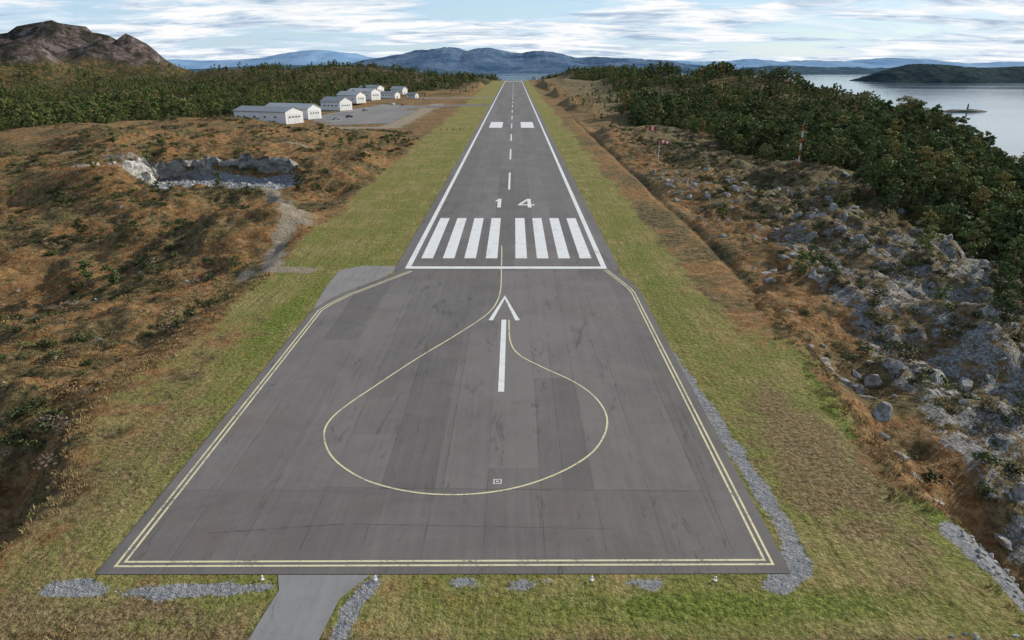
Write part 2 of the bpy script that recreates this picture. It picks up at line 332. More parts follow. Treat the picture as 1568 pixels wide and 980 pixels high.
def wig(a,b,n,j):
    return [(a[0]+(b[0]-a[0])*k/n+random.uniform(-j,j),a[1]+(b[1]-a[1])*k/n+random.uniform(-j,j)) for k in range(n+1)]
for k,(a,b,w,mt_) in enumerate([((-19,37.2),(-10,38.2),.06,CR),((-10,38.2),(8,37.7),.04,CR),((-24,60.1),(-17.5,60.3),.05,CL),((-9.6,68),(-8.9,72),.10,CR),
   ((-10.3,50),(-9.4,58),.07,CR),((-15,42.4),(15.8,42.0),.04,CR),((15.1,35.2),(15.9,62),.03,CR),((-4,42.2),(-3.9,75),.035,CR),((4.9,43),(5,70),.03,CR),((9.9,60),(9.8,96),.04,CR),((-13.2,62),(-12.8,96),.04,CR),((-6,110),(-6.1,168),.06,CR),((6,140),(5.7,240),.08,CR),((-9.2,180),(-9,300),.09,CR)]):
    strip('crack',wig(a,b,40,w*.4),w,.004,mt_,runway,rag=.9)
# ---------------------------------------------------------------- foliage templates
def leafmat(name,lo,hi,hue=None):
    m=M(name,.8,.1); oi=m.n('ShaderNodeObjectInfo')
    return m.col(m.ramp(oi.outputs['Random'],[(0,tuple(x*.55 for x in lo)),(.25,lo),(.85,hi),(1,hue or hi)]))
PINE=leafmat('pine_needles',(.08,.11,.038),(.165,.20,.062),(.28,.20,.07)); BARK=simple('bark',(.18,.12,.075),.9,.4)
def tube(V,F,a,b,ra,rb,n=5):
    a=Vector(a);b=Vector(b);t=(b-a).normalized(); u=t.orthogonal().normalized(); w=t.cross(u); k=len(V)
    for P,r_ in ((a,ra),(b,rb)):
        for j in range(n):
            q=2*math.pi*j/n; V.append(tuple(P+u*math.cos(q)*r_+w*math.sin(q)*r_))
    for j in range(n): F.append((k+j,k+(j+1)%n,k+n+(j+1)%n,k+n+j))
def leaves(V,F,c,rx,rz,n,sz,rd):
    for _ in range(n):
        d_=Vector((rd.gauss(0,1),rd.gauss(0,1),rd.gauss(0,1))).normalized(); q=rd.uniform(.45,1.1)
        P=c+Vector((d_.x*rx,d_.y*rx,d_.z*rz))*q
        nrm=(d_+Vector((rd.uniform(-.7,.7),rd.uniform(-.7,.7),rd.uniform(-.2,.9)))).normalized()
        u=nrm.orthogonal().normalized(); w=nrm.cross(u); an=rd.uniform(0,6.28); e=u*math.cos(an)+w*math.sin(an); f=nrm.cross(e)
        s1=sz*rd.uniform(.6,1.3); s2=s1*rd.uniform(.4,.7); k=len(V)
        V+= [tuple(P-e*s1-f*s2*.3),tuple(P+f*s2),tuple(P+e*s1),tuple(P-f*s2)]; F.append((k,k+1,k+2,k+3))
def pine(name,h,nc,per,sz,seed,wide=1.,mat=None):
    rd=random.Random(seed); V=[];F=[]
    bx,by=rd.uniform(-.05,.05)*h,rd.uniform(-.05,.05)*h; pts=[Vector((bx*t*t,by*t*t,h*.94*t)) for t in (0,.3,.6,.85,1)]; rr=[.022*h,.017*h,.012*h,.007*h,.003*h]
    for k in range(4): tube(V,F,pts[k],pts[k+1],rr[k],rr[k+1])
    LV=[];LF=[]
    for k in range(nc):
        t=rd.uniform(.24,.97) if k else 1; R_=h*.25*wide*(math.sin(math.pi*min(1,max(0,(1.04-t)/.85))**.8)*.9+.1)
        an=rd.uniform(0,6.28)+k*2.4; q=rd.uniform(.35,1.1)*R_; tc=Vector((bx*t*t+math.cos(an)*q,by*t*t+math.sin(an)*q,h*t*.97))
        st=Vector((bx*t*t,by*t*t,h*max(.12,t*.97-.1))); tube(V,F,st,tc,.006*h,.002*h,3)
        cr=h*rd.uniform(.06,.12)*wide; leaves(LV,LF,tc,cr,cr*.55,per,sz,rd)
    k0=len(V); nf=len(F); V+=LV; F+=[tuple(i_+k0 for i_ in f) for f in LF]
    return pymesh(name,V,F,[BARK,mat or PINE],[0]*nf+[1]*len(LF))
def bushm(name,nc,per,sz,seed,mat,flat=.6):
    rd=random.Random(seed); V=[];F=[]
    for k in range(5): 
        a=rd.uniform(0,6.28); tube(V,F,(0,0,-.1),(math.cos(a)*.3,math.sin(a)*.3,.4*flat+.1),.02,.008,3)
    nf=len(F)
    for k in range(nc):
        a=rd.uniform(0,6.28); q=rd.uniform(0,.42); leaves(V,F,Vector((math.cos(a)*q,math.sin(a)*q,flat*rd.uniform(.15,.6)*(1.2-q))),.22,.17,per,sz,rd)
    return pymesh(name,V,F,[BARK,mat],[0]*nf+[1]*(len(F)-nf))
def heathmat():
    m=M('heather_foliage',.9,.1); oi=m.n('ShaderNodeObjectInfo'); loc=oi.outputs['Location']; a=m.noise(loc,.055,5,.75,.5)
    c=m.ramp(a,[(.36,(.055,.06,.026)),(.44,(.13,.115,.05)),(.50,(.30,.17,.07)),(.54,(.41,.19,.07)),(.59,(.30,.21,.10)),(.65,(.09,.092,.036))])
    r_=oi.outputs['Random']; c=m.mix(m.ramp(r_,[(.3,0.),(1,.75)]),c,m.ramp(r_,[(.3,(.06,.055,.024)),(.6,(.30,.17,.07)),(.8,(.46,.33,.17)),(1,(.08,.10,.032))]))
    f=m.ramp(m.ma('ADD',m.ma('DIVIDE',m.xyz(loc)[0],100.),m.ma('MULTIPLY',m.ma('SUBTRACT',a,.5),.9)),[(.47,0.),(.66,.7)])
    return m.col(m.mix(f,c,m.ramp(r_,[(0,(.05,.06,.028)),(.6,(.14,.13,.07)),(.85,(.32,.26,.16)),(1,(.38,.2,.09))])))
HE=heathmat(); SH=leafmat('shrub_foliage',(.05,.068,.026),(.12,.14,.052),(.26,.17,.08))
BR=leafmat('bare_birch_twigs',(.15,.12,.09),(.30,.24,.16),(.38,.22,.08))
def tuft(name,n,seed,mat,h=.45,sp=.42):
    rd=random.Random(seed); V=[];F=[]
    for _ in range(n):
        a=rd.uniform(0,6.28); q=sp*math.sqrt(rd.random()); x,y=math.cos(a)*q,math.sin(a)*q; l=h*rd.uniform(.4,1.0); dx,dy=rd.uniform(-.4,.4)*l+x*.4,rd.uniform(-.4,.4)*l+y*.4
        w=rd.uniform(.015,.04); an=rd.uniform(0,3.14); wx,wy=math.cos(an)*w,math.sin(an)*w; k=len(V)
        V+=[(x-wx,y-wy,-.05),(x+wx,y+wy,-.05),(x+dx*.5+wx*.8,y+dy*.5+wy*.8,l*.6),(x+dx*.5-wx*.8,y+dy*.5-wy*.8,l*.6),(x+dx,y+dy,l)]; F+=[(k,k+1,k+2,k+3),(k+3,k+2,k+4)]
    return pymesh(name,V,F,[mat])
def rockm(name,seed,mat):
    import bmesh
    rd=random.Random(seed); bm=bmesh.new(); bmesh.ops.create_icosphere(bm,subdivisions=2,radius=.5)
    pl=[(Vector((rd.gauss(0,1),rd.gauss(0,1),rd.gauss(0,1))).normalized(),rd.uniform(.18,.36)) for _ in range(12)]
    for v in bm.verts:
        for n_,d_ in pl:
            q=v.co.dot(n_)-d_
            if q>0: v.co-=n_*q
        v.co*=1+rd.uniform(-.05,.05); v.co.z*=.8
    m=bpy.data.meshes.new(name); bm.to_mesh(m); bm.free(); m.materials.append(mat); return m
rm=M('grey_rock',.9,.15); p=rm.pos(); RK=rm.col(rm.mix(rm.ramp(rm.noise(p,.9,4,.7),[(.44,0.),(.58,.65)]),rm.ramp(rm.noise(p,3,4,.7),[(.3,(.17,.17,.163)),(.7,(.52,.51,.49))]),(.13,.12,.08))); rm.bump(rm.noise(p,4,3,.75),.7,.2)
gm=M('crushed_rock',.9,.15); GK=gm.col(gm.ramp(gm.n('ShaderNodeObjectInfo').outputs['Random'],[(0,(.18,.185,.195)),(1,(.5,.505,.515))]))
def coll(name,meshes):
    c_=bpy.data.collections.new(name)
    for k,m in enumerate(meshes): c_.objects.link(bpy.data.objects.new('%s_%02d'%(m.name,k),m))
    return c_
def scatter(name,P,S,C,n,tilt=.0):
    k=len(P); m=bpy.data.meshes.new(name); m.vertices.add(k); m.vertices.foreach_set('co',P.astype(np.float32).ravel())
    a=m.attributes.new('scl','FLOAT_VECTOR','POINT'); a.data.foreach_set('vector',S.astype(np.float32).ravel())
    rot=np.stack([rng.normal(0,tilt,k) if tilt else np.zeros(k),rng.normal(0,tilt,k) if tilt else np.zeros(k),rng.random(k)*6.28],1)
    a=m.attributes.new('rot','FLOAT_VECTOR','POINT'); a.data.foreach_set('vector',rot.astype(np.float32).ravel())
    a=m.attributes.new('idx','INT','POINT'); a.data.foreach_set('value',rng.integers(0,n,k).astype(np.int32))
    o=obj(name,m); ng=bpy.data.node_groups.new(name+'_gn','GeometryNodeTree')
    ng.interface.new_socket('Geometry',in_out='INPUT',socket_type='NodeSocketGeometry'); ng.interface.new_socket('Geometry',in_out='OUTPUT',socket_type='NodeSocketGeometry')
    N=ng.nodes; gi=N.new('NodeGroupInput'); go=N.new('NodeGroupOutput'); ip=N.new('GeometryNodeInstanceOnPoints'); ci=N.new('GeometryNodeCollectionInfo')
    ci.inputs['Collection'].default_value=C; ci.inputs['Separate Children'].default_value=True; ci.inputs['Reset Children'].default_value=True; ip.inputs['Pick Instance'].default_value=True
    ng.links.new(gi.outputs[0],ip.inputs['Points']); ng.links.new(ci.outputs[0],ip.inputs['Instance'])
    for nm,ty,dst in (('scl','FLOAT_VECTOR','Scale'),('rot','FLOAT_VECTOR','Rotation'),('idx','INT','Instance Index')):
        na=N.new('GeometryNodeInputNamedAttribute'); na.data_type=ty; na.inputs['Name'].default_value=nm; ng.links.new(na.outputs[0],ip.inputs[dst])
    ng.links.new(ip.outputs[0],go.inputs[0]); md=o.modifiers.new('scatter','NODES'); md.node_group=ng; return o
def jit(x0,x1,y0,y1,sp):
    a,b=np.meshgrid(np.arange(x0,x1,sp),np.arange(y0,y1,sp)); a=a.ravel()+rng.random(a.size)*sp; b=b.ravel()+rng.random(b.size)*sp; return a,b
def P3(x,y,sink=.1): return np.stack([x,y,H(x,y)-sink],1)
near=coll('pine_near',[pine('pine_near_mesh',1.,22,36,.045,s_,w_) for s_,w_ in ((1,1.),(2,1.25),(3,.8),(4,1.05),(5,1.3))])
farc=coll('pine_far',[pine('pine_far_mesh',1.,11,12,.088,s_,w_) for s_,w_ in ((11,1.),(12,1.3),(13,1.15),(14,.85))])
def mkforest(name,regs,C,n,h0,h1,keepfn):
    Ps=[];Ss=[]
    for (x0,x1,y0,y1,sp,k) in regs:
        x,y=jit(x0,x1,y0,y1,sp); f=forest(x,y)*keepfn(x,y); ok=(rng.random(len(x))<f); x=x[ok];y=y[ok]; p_=P3(x,y,.2)
        ok=(p_[:,2]>-43.5)&(p_[:,2]<34+8*rng.random(len(x)))&~((x<-700)&(p_[:,2]>14)&(rng.random(len(x))<.6)); ok&=~((np.abs(x)<60)&(y<1340)); p_=p_[ok]
        hh=(h0+(h1-h0)*rng.random(len(p_))**1.6)*k*(.45+1.0*vn(p_[:,0]/22,p_[:,1]/22,5)); w=hh*rng.uniform(.75,1.2,len(p_))
        Ps.append(p_); Ss.append(np.stack([w,w,hh],1))
    P=np.concatenate(Ps);S=np.concatenate(Ss); print(name,len(P)); scatter(name,P,S,C,n,.05)
mkforest('pine_forest',[(58,290,85,420,3.5,1.1),(-420,-120,230,520,4.6,1.)],near,5,4.5,9.5,lambda x,y:.9*(1-.8*(vn(x/12,y/12,8)<.40)))
mkforest('distant_pine_forest',[(40,330,420,800,4.4,1.),(30,330,800,1420,6,1.05),(-700,-420,230,520,5.5,1),(-900,-90,520,900,6,1.),(-1150,-30,900,1500,9,1.1),(-1500,-250,1500,2000,14,1.1)],farc,4,5,9.5,
   lambda x,y:.92*(np.abs(x)<.78*y+120)*(1-.9*(vn(x/24,y/24,8)<np.where(x<0,.40,.38))))
x,y=jit(-260,95,90,900,7); f=forest(x,y); dd=dplat(x,y); ok=(dd>8)&(f<.5)&(rng.random(len(x))<.28*(vn(x/30,y/30,4)>.45))&~((x>-170)&(x<-40)&(y>300)&(y<720))&(m_gravel(x,y)<.1)
x=x[ok];y=y[ok]; hh=rng.uniform(1.2,4.2,len(x)); scatter('scattered_young_pines',P3(x,y),np.stack([hh*1.2,hh*1.2,hh],1),near,5,.05)
for k,(a,b,h_) in enumerate([(95,128,9),(101,116,10),(86,138,7.5),(80,104,8),(90,96,9.5),(74,118,5.5),(108,150,9),(-66,80,4.5),(-72,84,4),(68,108,5),(84,120,8),(97,107,9),(78,92,8.5),(70,92,6),(64,82,5),(72,78,8),(66,70,6)]):
    z=float(H(np.array([float(a)]),np.array([float(b)]))[0]); o=obj('pine_tree',near.objects[k%5].data,None,(a,b,z-.15)); o.scale=(h_*1.05,h_*1.05,h_); o.rotation_euler=(0,0,k*1.3)
def clear(x,y): return (m_gravel(x,y)<.15)&(m_dirt(x,y)<.25)
hc=coll('heather',[tuft('heather_mesh',26,s_,HE) for s_ in range(4)]+[bushm('heather_clump_mesh',5,8,.08,s_,HE,.6) for s_ in range(3)])
x1,y1=jit(-110,78,26,130,1.0); x2,y2=jit(-150,100,130,260,2.1)
def hmask(x,y,th):
    dd=dplat(x,y); return (dd>th)&clear(x,y)&(rng.random(len(x))<.2+.8*vn(x/3,y/3,6))
a=hmask(x1,y1,.6); b=hmask(x2,y2,.6); x=np.concatenate([x1[a],x2[b]]); y=np.concatenate([y1[a],y2[b]]); ss=np.concatenate([rng.uniform(.45,1.15,a.sum()),rng.uniform(.9,1.7,b.sum())])
print('heather',len(x)); scatter('heather',P3(x,y,.05),np.stack([ss*1.2,ss*1.2,ss*.7],1),hc,7,.1)
bc=coll('shrub',[bushm('shrub_mesh',9,18,.07,s_,SH,.75) for s_ in range(4)]+[bushm('birch_shrub_mesh',7,12,.06,s_,BR,1.1) for s_ in (9,10)])
x,y=jit(-150,100,28,330,1.6); dd=dplat(x,y); pr=np.where(x>0,.62*sst(5,17,dd)*sst(340,260,y)+.05,.55)*(vn(x/8,y/8,2)>np.where(x>0,.42,.54))
ok=(dd>1.5)&(rng.random(len(x))<pr)&clear(x,y); x=x[ok];y=y[ok]; ss=rng.uniform(.6,2.4,len(x)); print('shrubs',len(x)); scatter('shrubs',P3(x,y,.08),np.stack([ss*1.2,ss*1.2,ss*.8],1),bc,6,.1)
ST=leafmat('straw_grass',(.25,.17,.08),(.44,.33,.17),(.2,.19,.07)); gc=coll('straw',[tuft('straw_grass_mesh',36,s_+20,ST,.36,.4) for s_ in range(4)])
x,y=jit(-42,36,24,100,.6); sd=np.where(dplat(x,y)>0,dplat(x,y),-np.minimum(np.minimum(x-XL(y),XR(y)-x),y-27.5))+fbm(x,y,6,3,44)*2; ok=(sd>-.8)&(sd<2.5)&(rng.random(len(x))<.6)&clear(x,y)&~((x>-13.6)&(x<-9)); x=x[ok];y=y[ok]; ss=rng.uniform(.5,1.1,len(x))
scatter('straw_grass',P3(x,y,.03),np.stack([ss,ss,ss],1),gc,4,.15)
rc=coll('rocks',[rockm('rock_mesh',s_,RK) for s_ in range(5)]); gcc=coll('stones',[rockm('stone_mesh',s_+30,GK) for s_ in range(3)])
x,y=jit(31,95,26,190,1.7); dd=dplat(x,y); ok=(dd>3)&(rng.random(len(x))<.45*(ridged(x,y,14,4,80)>.645)); x=x[ok];y=y[ok]; ss=rng.uniform(.3,1,len(x))**2.4*3.0+.3
x3,y3=jit(-104,-54,168,192,.8); q=qpit(x3,y3); ok=(rng.random(len(x3))<.5*q*sst(168,180,y3)+.12*q); x3=x3[ok];y3=y3[ok]; s3=rng.random(len(x3))**3*1.5+.3
x4,y4=jit(29.5,35,24,37.5,.55); ok=(rng.random(len(x4))<.7)&(x4>30.3); x4=x4[ok];y4=y4[ok]; s4=rng.uniform(.25,.75,len(x4))
x6,y6=jit(23,32,25.5,29,.6); ok=(rng.random(len(x6))<.5); x6=x6[ok];y6=y6[ok]; s6=rng.uniform(.15,.6,len(x6))
x5,y5=jit(-105,-45,60,165,4); ok=rng.random(len(x5))<.10; x5=x5[ok];y5=y5[ok]; s5=rng.uniform(.5,1.8,len(x5))
x=np.concatenate([x,x4,x5,x6]);y=np.concatenate([y,y4,y5,y6]);ss=np.concatenate([ss,s4,s5,s6]); scatter('boulders',P3(x,y,.0)-np.stack([0*ss,0*ss,ss*.12],1),np.stack([ss*1.3,ss,ss*.8],1),rc,5,.5)
scatter('quarry_rubble',P3(x3,y3,0),np.stack([s3*1.2,s3,s3*.85],1),gcc,3,.6)
x,y=jit(-27,21,27.5,67,.3); ok=(m_gravel(x,y)>.5)&(rng.random(len(x))<.35); x=x[ok];y=y[ok]; ss=rng.uniform(.05,.17,len(x)); scatter('crushed_stone',P3(x,y,-.01),np.stack([ss,ss,ss*.8],1),gcc,3,.6)
def qmat(name,k):
    qm=M(name,.85,.2); p=qm.pos(); v_=qm.n('ShaderNodeTexVoronoi'); qm.put(v_.inputs['Vector'],qm.scale(p,(.5,.5,.8))); v_.inputs['Scale'].default_value=1.
    c=qm.col(qm.mix(.45,qm.ramp(qm.noise(p,1.1,5,.75),[(.34,(.12*k,.12*k,.11*k)),(.5,(.36*k,.35*k,.32*k)),(.66,(.55*k,.53*k,.49*k))]),qm.ramp(qm.xyz(v_.outputs['Color'])[0],[(0,(.16*k,.155*k,.145*k)),(1,(.52*k,.50*k,.46*k))])))
    qm.bump(qm.noise(p,1.5,4,.75),1,.6); return c
QK=qmat('shaded_quarry_rock',.75); QL=qmat('sunlit_quarry_rock',1.5)  # shade and sunlight put into the colour: back face darkened, left block lightened
def rockface(name,pts,h,seed,mat):
    C_=catmull(pts,16); n=len(C_); m_=12; V=[];F=[]
    for a in range(n):
        t=(C_[min(a+1,n-1)]-C_[max(a-1,0)]).normalized(); nn=Vector((t.y,-t.x)); en=min(1,min(a,n-1-a)/6)
        for b in range(m_+3):
            u=min(b/m_,1); z=-1.6+(h+2.2*(vn(np.array(math.floor(a/5)*1.3),np.array(seed*1.),2)-.5)+.6*vn(np.array(a*.5),np.array(seed*1.),9))*u*(.35+.65*en)
            bl=float(vn(np.array(math.floor(a/4+.4*(b//3))*1.7),np.array((b//3)*3.3+seed),3)-.5)*2.2+float(vn(np.array(a*.7),np.array(b*.7+seed),4)-.5)*1.
            o_=bl-u*.8-(b-m_)*1.6*(b>m_); V.append((C_[a].x+nn.x*o_,C_[a].y+nn.y*o_,z-(1.3*(b-m_) if b>m_ else 0)))
    w=m_+3
    for a in range(n-1):
        for b in range(w-1): F.append((a*w+b,(a+1)*w+b,(a+1)*w+b+1,a*w+b+1))
    return obj(name,pymesh(name,V,F,[mat]))
rockface('quarry_rock_face',[(-97,184),(-93,188),(-85,191),(-76,192.5),(-66,191),(-57,186)],5.8,1,QK)
rockface('quarry_rock_face',[(-108,167),(-102,171),(-98.5,177),(-95,186)],6.8,5,QL)
# ---------------------------------------------------------------- mountains / islands
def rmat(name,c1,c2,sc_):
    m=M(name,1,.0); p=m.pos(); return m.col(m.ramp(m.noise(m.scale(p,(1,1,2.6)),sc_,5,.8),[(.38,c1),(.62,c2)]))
def mrange(name,D,dep,prof,mat,amp,seed,nx=420,ny=40,base=-50,ns=900):
    px=[a for a,b in prof]; pz=[b for a,b in prof]; xs=np.linspace(px[0],px[-1],nx); ts=np.linspace(0,1,ny); XX,TT=np.meshgrid(xs,ts)
    YY=D+(TT-.5)*dep+fbm(XX,TT*0,ns*2,3,seed+7)*dep*.12; cr=np.interp(XX,px,pz)+fbm(XX,XX*0,ns*.3,5,seed)*amp
    sh=np.sin(np.pi*TT)**.8; ZZ=base+(cr-base)*sh+(ridged(XX,YY,ns,6,seed+3)-.66)*amp*5*sh*(1-.5*(np.abs(TT-.5)<.08))
    i=(np.arange(nx-1)[None,:]+np.arange(ny-1)[:,None]*nx).ravel(); m=npmesh(name,np.stack([XX.ravel(),YY.ravel(),ZZ.ravel()],1),np.stack([i,i+1,i+nx+1,i+nx],1),False); m.materials.append(mat); return obj(name,m)
def prof(D,L): return [((x-787)*.896e-3*D,29+(98-y)*D/1192) for x,y in L]
MB=rmat('mountain_haze_blue',(.045,.095,.17),(.15,.21,.30),.003); MC=rmat('far_mountain_haze_blue',(.17,.31,.50),(.27,.40,.56),.0012); MI=rmat('island_woods',(.022,.04,.045),(.06,.08,.08),.03); MI2=rmat('coast_woods',(.045,.085,.12),(.09,.135,.17),.012)  # distance haze is put into both mountain materials as bluish base colour
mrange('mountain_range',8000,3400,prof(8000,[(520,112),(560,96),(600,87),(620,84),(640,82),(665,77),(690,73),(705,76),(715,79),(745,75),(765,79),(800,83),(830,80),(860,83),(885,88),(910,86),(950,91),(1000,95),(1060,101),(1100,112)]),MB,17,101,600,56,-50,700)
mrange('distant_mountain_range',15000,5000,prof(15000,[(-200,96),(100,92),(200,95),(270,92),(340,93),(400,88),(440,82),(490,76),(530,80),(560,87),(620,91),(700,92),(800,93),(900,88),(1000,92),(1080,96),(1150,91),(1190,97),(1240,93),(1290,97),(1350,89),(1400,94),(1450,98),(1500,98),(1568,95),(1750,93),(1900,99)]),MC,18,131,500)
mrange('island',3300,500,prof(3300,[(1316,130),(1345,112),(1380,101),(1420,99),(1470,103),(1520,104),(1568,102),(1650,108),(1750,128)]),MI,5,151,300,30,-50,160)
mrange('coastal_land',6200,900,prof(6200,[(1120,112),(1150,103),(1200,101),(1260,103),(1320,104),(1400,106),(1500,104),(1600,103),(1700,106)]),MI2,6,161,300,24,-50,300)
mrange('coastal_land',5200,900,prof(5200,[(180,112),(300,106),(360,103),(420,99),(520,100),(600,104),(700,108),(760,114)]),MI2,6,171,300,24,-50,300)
SK=simple('skerry_rock',(.05,.05,.045),.9,.4,.3)
def skerry(cx,cy,lx,ly,h,seed):
    n=30; xs=np.linspace(-1,1,n); A_,B_=np.meshgrid(xs,xs); r_=np.hypot(A_,B_)*(1+.25*fbm(A_*3,B_*3,1,3,seed)); z=-46+(h+1.2)*np.clip(1-r_,0,1)**.6*(.6+.8*vn(A_*3+9,B_*3+9,seed))
    i=(np.arange(n-1)[None,:]+np.arange(n-1)[:,None]*n).ravel(); m=npmesh('skerry',np.stack([(cx+A_*lx).ravel(),(cy+B_*ly).ravel(),z.ravel()],1),np.stack([i,i+1,i+n+1,i+n],1)); m.materials.append(SK); obj('skerry',m)
skerry(700,1265,26,18,7,3); skerry(742,1180,44,14,4,5); skerry(640,1330,12,8,2,8)
def lathe(V,F,prof_,cx,cy,n=12):
    k=len(V)
    for r_,z in prof_:
        for j in range(n): V.append((cx+r_*math.cos(6.2832*j/n),cy+r_*math.sin(6.2832*j/n),z))
    for a in range(len(prof_)-1):
        for j in range(n): F.append((k+a*n+j,k+a*n+(j+1)%n,k+(a+1)*n+(j+1)%n,k+(a+1)*n+j))
V=[];F=[]; lathe(V,F,[(1.6,-43),(1.3,-40),(1.0,-35),(1.5,-35),(1.5,-34.6),(.8,-34.6),(.8,-33),(0.01,-32)],750,1180)
obj('sea_beacon',pymesh('sea_beacon',V,F,[simple('beacon_paint',(.06,.06,.06),.6)]))
# ---------------------------------------------------------------- buildings
def boxV(V,F,x0,x1,y0,y1,z0,z1):
    k=len(V); V+=[(x0,y0,z0),(x1,y0,z0),(x1,y1,z0),(x0,y1,z0),(x0,y0,z1),(x1,y0,z1),(x1,y1,z1),(x0,y1,z1)]
    F+=[(k,k+3,k+2,k+1),(k+4,k+5,k+6,k+7),(k,k+1,k+5,k+4),(k+1,k+2,k+6,k+5),(k+2,k+3,k+7,k+6),(k+3,k,k+4,k+7)]
def boxes(name,L,mat,parent):
    V=[];F=[]
    for b in L: boxV(V,F,*b)
    return obj(name,pymesh(name,V,F,[mat]),parent)
def cladding(name,c,ax_=0):
    m=M(name,.5,.3); p=m.n('ShaderNodeTexCoord').outputs['Object']; w=m.ma('FRACT',m.ma('MULTIPLY',m.xyz(p)[ax_],1.6)); 
    return m.col(m.mix(m.ramp(w,[(0,.5),(.12,0.)]),m.ramp(m.noise(p,.3,5,.6),[(.3,tuple(q*.85 for q in c)),(.7,c)]),tuple(q*.6 for q in c)))
WW=cladding('white_cladding',(.78,.79,.80)); GRF=cladding('grey_metal_roof',(.26,.28,.30)); LRF=cladding('light_metal_roof',(.4,.42,.44)); DK=simple('dark_window_glass',(.03,.035,.045),.15,.2,spec=.6); DOOR=cladding('hangar_door_panels',(.6,.62,.64))
def house(name,cx,cy,ang,L,W,Hh,rh,roof,big=True):
    """origin = near right corner; length runs local -x, width local +y, ridge along length"""
    e=empty(name,(cx,cy,-.05),ang)
    V=[(0,0,0),(-L,0,0),(-L,W,0),(0,W,0),(0,0,Hh),(-L,0,Hh),(-L,W,Hh),(0,W,Hh),(0,W/2,Hh+rh),(-L,W/2,Hh+rh)]
    F=[(1,0,4,5),(3,2,6,7),(0,3,7,8,4),(2,1,5,9,6)]
    obj('walls',pymesh('walls',V,F,[WW]),e)
    o=.5; k=rh/(W/2); V=[];F=[]
    for sgn in (0,1):
        ye=-o if sgn==0 else W+o; ze=Hh-o*k+.08; zr=Hh+rh+.08; b=len(V)
        V+=[(o,ye,ze),(-L-o,ye,ze),(-L-o,W/2,zr),(o,W/2,zr),(o,ye,ze+.2),(-L-o,ye,ze+.2),(-L-o,W/2,zr+.2),(o,W/2,zr+.2)]
        F+=[(b,b+1,b+2,b+3),(b+4,b+5,b+6,b+7),(b,b+1,b+5,b+4),(b,b+3,b+7,b+4),(b+1,b+2,b+6,b+5)]
    obj('roof',pymesh('roof',V,F,[roof]),e)
    boxes('gutter',[(-L,0,-.62,-.5,Hh-o*k-.05,Hh-o*k+.1)],GRF,e)
    if big:
        boxes('hangar_door',[(.003,.1,W*.14+j*W*.18,W*.14+(j+1)*W*.18-.12,.1,Hh*.82) for j in range(4)],DOOR,e)
        boxes('door_window',[(.103,.14,W*.14+j*W*.18+.5,W*.14+(j+1)*W*.18-.6,Hh*.5,Hh*.62) for j in range(4)],DK,e)
    else: boxes('door',[(.003,.08,W*.35,W*.5,.05,2.2)],DK,e)
    boxes('window',[(-L*(j+1)/5-.7,-L*(j+1)/5+.7,-.06,-.003,Hh*.5,Hh*.5+.8) for j in range(4)],DK,e)
    boxes('plinth',[(-L-.03,.03,-.09,-.01,0,.5)],GRF,e)
    return e
an=math.atan2(-.36,.93)
house('aircraft_hangar',-115,361,an,33,14,6.1,2.0,GRF)
house('aircraft_hangar',-113,394,an,30,12,5.8,2.2,LRF)
house('aircraft_hangar',-113,468,an,15,14,5.8,2.6,GRF)
house('airport_building',-122,560,an,18,13,6,2.6,LRF); house('airport_building',-120,610,an,24,14,7,2.2,LRF); house('terminal_building',-105,640,an,15,9,4.2,1.6,GRF,False)
house('airport_building',-128,680,an,20,12,8,2,GRF); house('airport_building',-112,730,an,14,10,5,2.4,LRF,False); house('storage_shed',-88,648,an,9,6,3.2,1.3,GRF,False); house('storage_shed',-150,410,an,8,6,3,1.2,GRF,False)
# ---------------------------------------------------------------- airport furniture
RED=simple('red_paint',(.5,.04,.025),.5,.15); WHT=simple('white_metal_paint',(.75,.75,.74),.5,.08); MET=simple('galvanised_steel',(.3,.31,.32),.4,.2,metal=.6); YLW=simple('yellow_fixture',(.5,.36,.08),.5)
def gz(a,b): return float(H(np.array([float(a)]),np.array([float(b)]))[0])
z=gz(47,221); w=empty('windsock',(47,221,z)); V=[];F=[]; lathe(V,F,[(.12,0),(.1,3.4),(.07,6.6),(.01,6.65)],0,0,8); obj('pole',pymesh('pole',V,F,[WHT]),w)
V=[];F=[];mi=[]; n=12; K=11
for a in range(K):
    t=a/(K-1); r_=.5-.26*t; cx=.15+3.2*t; cz=6.3-.5*t*t
    for j in range(n): V.append((cx,r_*math.cos(6.2832*j/n),cz+r_*math.sin(6.2832*j/n)))
for a in range(K-1):
    for j in range(n): F.append((a*n+j,a*n+(j+1)%n,(a+1)*n+(j+1)%n,(a+1)*n+j)); mi.append((a//2)%2)
o=obj('sock',pymesh('sock',V,F,[RED,WHT],mi,True),w); o.rotation_euler=(0,0,R(-15)); V=[];F=[]
for q in range(3): tube(V,F,(0,0,4.5),(math.cos(q*2.09)*2.2,math.sin(q*2.09)*2.2,0),.015,.015,4)
obj('guy_wires',pymesh('guy_wires',V,F,[MET]),w)
